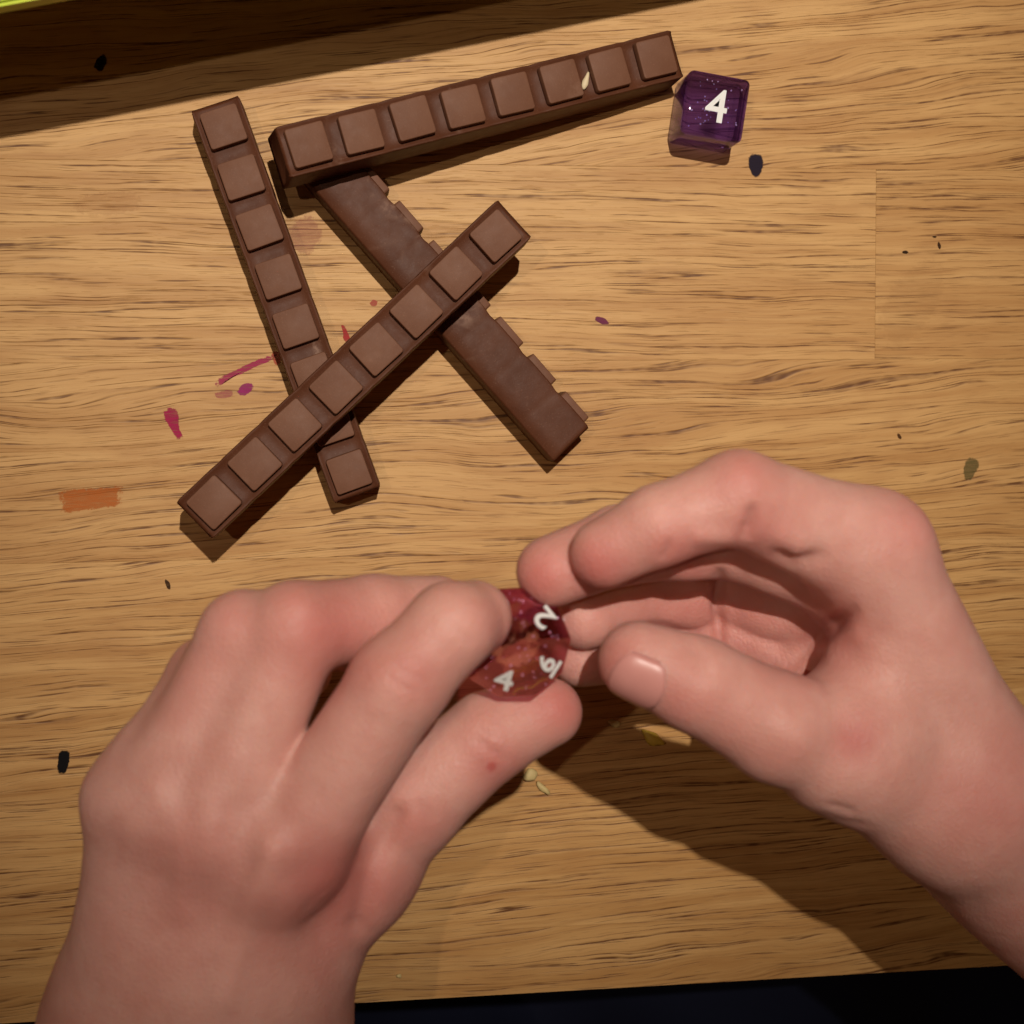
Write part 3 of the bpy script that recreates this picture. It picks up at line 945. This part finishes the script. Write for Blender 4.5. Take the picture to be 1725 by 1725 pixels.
# thumb nail: a thin curved plate laid on the back of the thumb tip
from mathutils.bvhtree import BVHTree
NAIL = mat_plain('nail', srgb(206, 142, 134), 0.36, 0.45, 0.05, 300.0)
bvh = BVHTree.FromPolygons([v.co for v in h.data.vertices], [tuple(p_.vertices) for p_ in h.data.polygons])
def plate(ip, tip, lean, length, half, setback, thick=0.32):
    ip = Vector(ip); tip = Vector(tip)
    ax = (tip - ip).normalized()
    cv = (CAM - tip).normalized()
    cv = (cv - ax * cv.dot(ax)).normalized()
    sd = ax.cross(cv)
    up = (cv * math.cos(lean) + sd * math.sin(lean)).normalized()
    sd = ax.cross(up)
    NU, NV = 14, 12
    top, bot = [], []
    for i in range(NU + 1):
        for j in range(NV + 1):
            u = i / NU; v = -1 + 2 * j / NV
            # rounded root, gently curved free edge
            bow = (1 - math.sqrt(max(0, 1 - v * v * 0.97)))
            l0 = setback - length + bow * 3.6; l1 = setback - bow * 3.0
            q = tip + ax * (l0 + (l1 - l0) * u)
            an = v * half
            d = up * math.cos(an) + sd * math.sin(an)
            hit, n_, _, _ = bvh.ray_cast((q + d * 30) * MM, -d)
            p_ = (hit / MM) if hit is not None else q + d * 7
            e = min(1, (1 - abs(v)) * 5) * min(1, u * 6 + 0.0)
            top.append(p_ + d * (0.02 + thick * e)); bot.append(p_ - d * 0.5)
    # even out ray steps
    V = top + bot; n = len(top); F = []
    id_ = lambda i, j: i * (NV + 1) + j
    for i in range(NU):
        for j in range(NV):
            F.append((id_(i, j), id_(i, j + 1), id_(i + 1, j + 1), id_(i + 1, j)))
            F.append(tuple(n + k_ for k_ in (id_(i, j), id_(i + 1, j), id_(i + 1, j + 1), id_(i, j + 1))))
    rim = [id_(i, 0) for i in range(NU + 1)] + [id_(NU, j) for j in range(1, NV + 1)] + [id_(i, NV) for i in range(NU - 1, -1, -1)] + [id_(0, j) for j in range(NV - 1, 0, -1)]
    for a_, b2 in zip(rim, rim[1:] + rim[:1]):
        F.append((a_, b2, n + b2, n + a_))
    me = mesh_from('nail', V, F)
    bm = bmesh.new(); bm.from_mesh(me); bmesh.ops.recalc_face_normals(bm, faces=bm.faces); bm.to_mesh(me); bm.free()
    o = link_mesh('nail', me, NAIL, None)
    o.parent = h
    o['label'] = 'short pink thumb nail'
plate(R_fingers[4][2][0], R_fingers[4][3][0], -0.70, 10.5, 0.88, 4.6, 0.25)

# ---------------------------------------------------------------- lap and sleeves
NAVY = mat_plain('navy_cloth', (0.006, 0.008, 0.024), 0.9, 0.2, 0.2, 1500.0)
def grid_mesh(name, fn, nu, nv):
    V = [fn(i / nu, j / nv) for i in range(nu + 1) for j in range(nv + 1)]
    F = [(i * (nv + 1) + j, (i + 1) * (nv + 1) + j, (i + 1) * (nv + 1) + j + 1, i * (nv + 1) + j + 1) for i in range(nu) for j in range(nv)]
    return mesh_from(name, V, F)
lc = at(1000, 1725, 0)
def lap(u, v):
    x = -330 + 660 * u; y = 60 - 330 * v
    th = 38 * (math.cos(math.pi * (x - 95) / 190) ** 2 if abs(x) < 190 else math.exp(-((abs(x) - 190) / 60) ** 2) * 0.0 + max(0, 1 - (abs(x) - 190) / 40) * 0.0)
    z = -175 + 60 * math.exp(-((abs(x) - 95) / 62) ** 2) + 3 * math.sin(x * 0.09 + y * 0.05) + 2 * math.sin(x * 0.05 - y * 0.13)
    return (lc.x + x, lc.y + y, z)
me = grid_mesh('trousers', lap, 60, 40)
o = link_mesh('trousers', me, NAVY, None); under(o)
md = o.modifiers.new('thickness', 'SOLIDIFY'); md.thickness = 0.004
def sleeve(a, b, ra, rb):
    a = Vector(a); b = Vector(b); d = (b - a).normalized(); u = d.orthogonal().normalized(); w = d.cross(u)
    def fn(s, t):
        q = a + (b - a) * s; r = ra + (rb - ra) * s + 0.8 * math.sin(s * 40 + 3 * math.sin(t * 12.56))
        if s == 0: r -= 1.0
        an = t * 2 * math.pi
        return tuple(q + (u * math.cos(an) + w * math.sin(an)) * r)
    o = link_mesh('sleeve', grid_mesh('sleeve', fn, 24, 40), NAVY, None); under(o)
    m_ = o.modifiers.new('thickness', 'SOLIDIFY'); m_.thickness = 0.0015
sleeve(J(300, 2000, 86), J(260, 2500, 60), 38, 50)
sleeve(J(1960, 1690, 86), J(2300, 2050, 60), 32, 46)

# ---------------------------------------------------------------- the box at the far end; its overhanging lid shades the table
BOXM = mat_plain('yellow_green_card', srgb(196, 214, 10), 0.45, 0.4, 0.05)
BOXL = mat_plain('brown_card', srgb(120, 84, 52), 0.7, 0.3, 0.1)
LP = main.location / MM
def shade_y(h):
    """photo row where the lid's front edge at height h drops its shadow at the left border"""
    r_ = []
    for x_, y_ in ((0, 9), (400, 9 - 400 * 0.188)):
        e_ = at(x_, y_, h)
        r_.append(LP + (e_ - LP) * (LP.z / (LP.z - h)))
    q_ = project(np.array([list(v) for v in r_]))
    t_ = -q_[0, 0] / (q_[1, 0] - q_[0, 0])
    return q_[0, 1] + t_ * (q_[1, 1] - q_[0, 1])
lo_, hi_ = 10.0, 200.0
for _ in range(40):
    mid_ = (lo_ + hi_) / 2
    if shade_y(mid_) < 235: lo_ = mid_
    else: hi_ = mid_
LH = lo_
qa = at(-260, 9 + 260 * 0.188, LH); qb = at(1700, 9 - 1700 * 0.188, LH)
bd = (qb - qa); bl = bd.length; ba = math.atan2(bd.y, bd.x)
print('lid height', LH, 'length', bl)
box = empty('game_box', (qa.x, qa.y, 0))
box.rotation_euler.z = ba
tag(box, 'bright yellow green box lid jutting in at the top left corner', 'box')
def rbox(name, x0, x1, y0, y1, z0, z1, mat, bev):
    bm = bmesh.new()
    bmesh.ops.create_cube(bm, size=1.0)
    for v in bm.verts:
        v.co = Vector(((x0 + x1) / 2 + v.co.x * (x1 - x0), (y0 + y1) / 2 + v.co.y * (y1 - y0), (z0 + z1) / 2 + v.co.z * (z1 - z0)))
    bmesh.ops.bevel(bm, geom=list(bm.edges), offset=bev, segments=2, affect='EDGES')
    return link_mesh(name, bm_mesh(name, bm), mat, box, smooth=False)
rbox('tray', 6.0, bl - 6.0, 70.0, 240.0, 0.0, LH - 6.02, BOXL, 0.6)
rbox('lid', 0.0, bl, 0.0, 246.0, LH - 6.0, LH, BOXM, 0.8)

# ---------------------------------------------------------------- crumbs
CRUMB = mat_plain('pale_crumb', srgb(214, 190, 130), 0.6, 0.4, 0.12, 900.0)
CRUMBY = mat_plain('yellow_crumb', srgb(214, 178, 70), 0.55, 0.4, 0.12, 900.0)
RICE = mat_plain('nut_crumb', srgb(226, 206, 168), 0.55, 0.4, 0.1, 900.0)
def crumb(px, py, z, lx, ly, lz, rot, mat, label):
    bm = bmesh.new()
    bmesh.ops.create_icosphere(bm, subdivisions=2, radius=1.0)
    for v in bm.verts:
        n_ = 1 + 0.28 * math.sin(v.co.x * 3.1 + px) * math.cos(v.co.y * 2.7 + py) + random.uniform(-0.10, 0.10)
        v.co = Vector((v.co.x * lx * n_, v.co.y * ly * n_, max(-0.75, v.co.z) * lz * n_))
    o = link_mesh('crumb', bm_mesh('crumb', bm), mat, None)
    q = at(px, py, z)
    o.location = Vector((q.x, q.y, z + 0.75 * lz)) * MM
    o.rotation_euler.z = math.radians(rot)
    tag(o, label, 'crumb', 'food crumbs')
crumb(893, 1304, 0, 1.9, 1.6, 1.2, 20, CRUMB, 'round pale crumb on the table just below the left thumb')
crumb(914, 1327, 0, 2.6, 0.9, 0.7, -50, CRUMB, 'thin sliver of crumb at the tip of the shadow between the hands')
crumb(1034, 1218, 0, 1.7, 1.0, 0.8, -10, CRUMB, 'tiny pale crumb in the shade left of the yellow crumb')
crumb(1098, 1243, 0, 3.2, 1.6, 1.2, -32, CRUMBY, 'yellowish crumb in the shade under the right thumb')
crumb(672, 1643, 0, 0.8, 0.6, 0.5, 0, CRUMB, 'speck of crumb near the front edge of the table')
p_ = at(986, 138, 13.2)
crumb(986, 138, 15.3, 2.2, 0.75, 0.55, 72, RICE, 'white sliver stuck between two squares of the tilted chocolate bar')
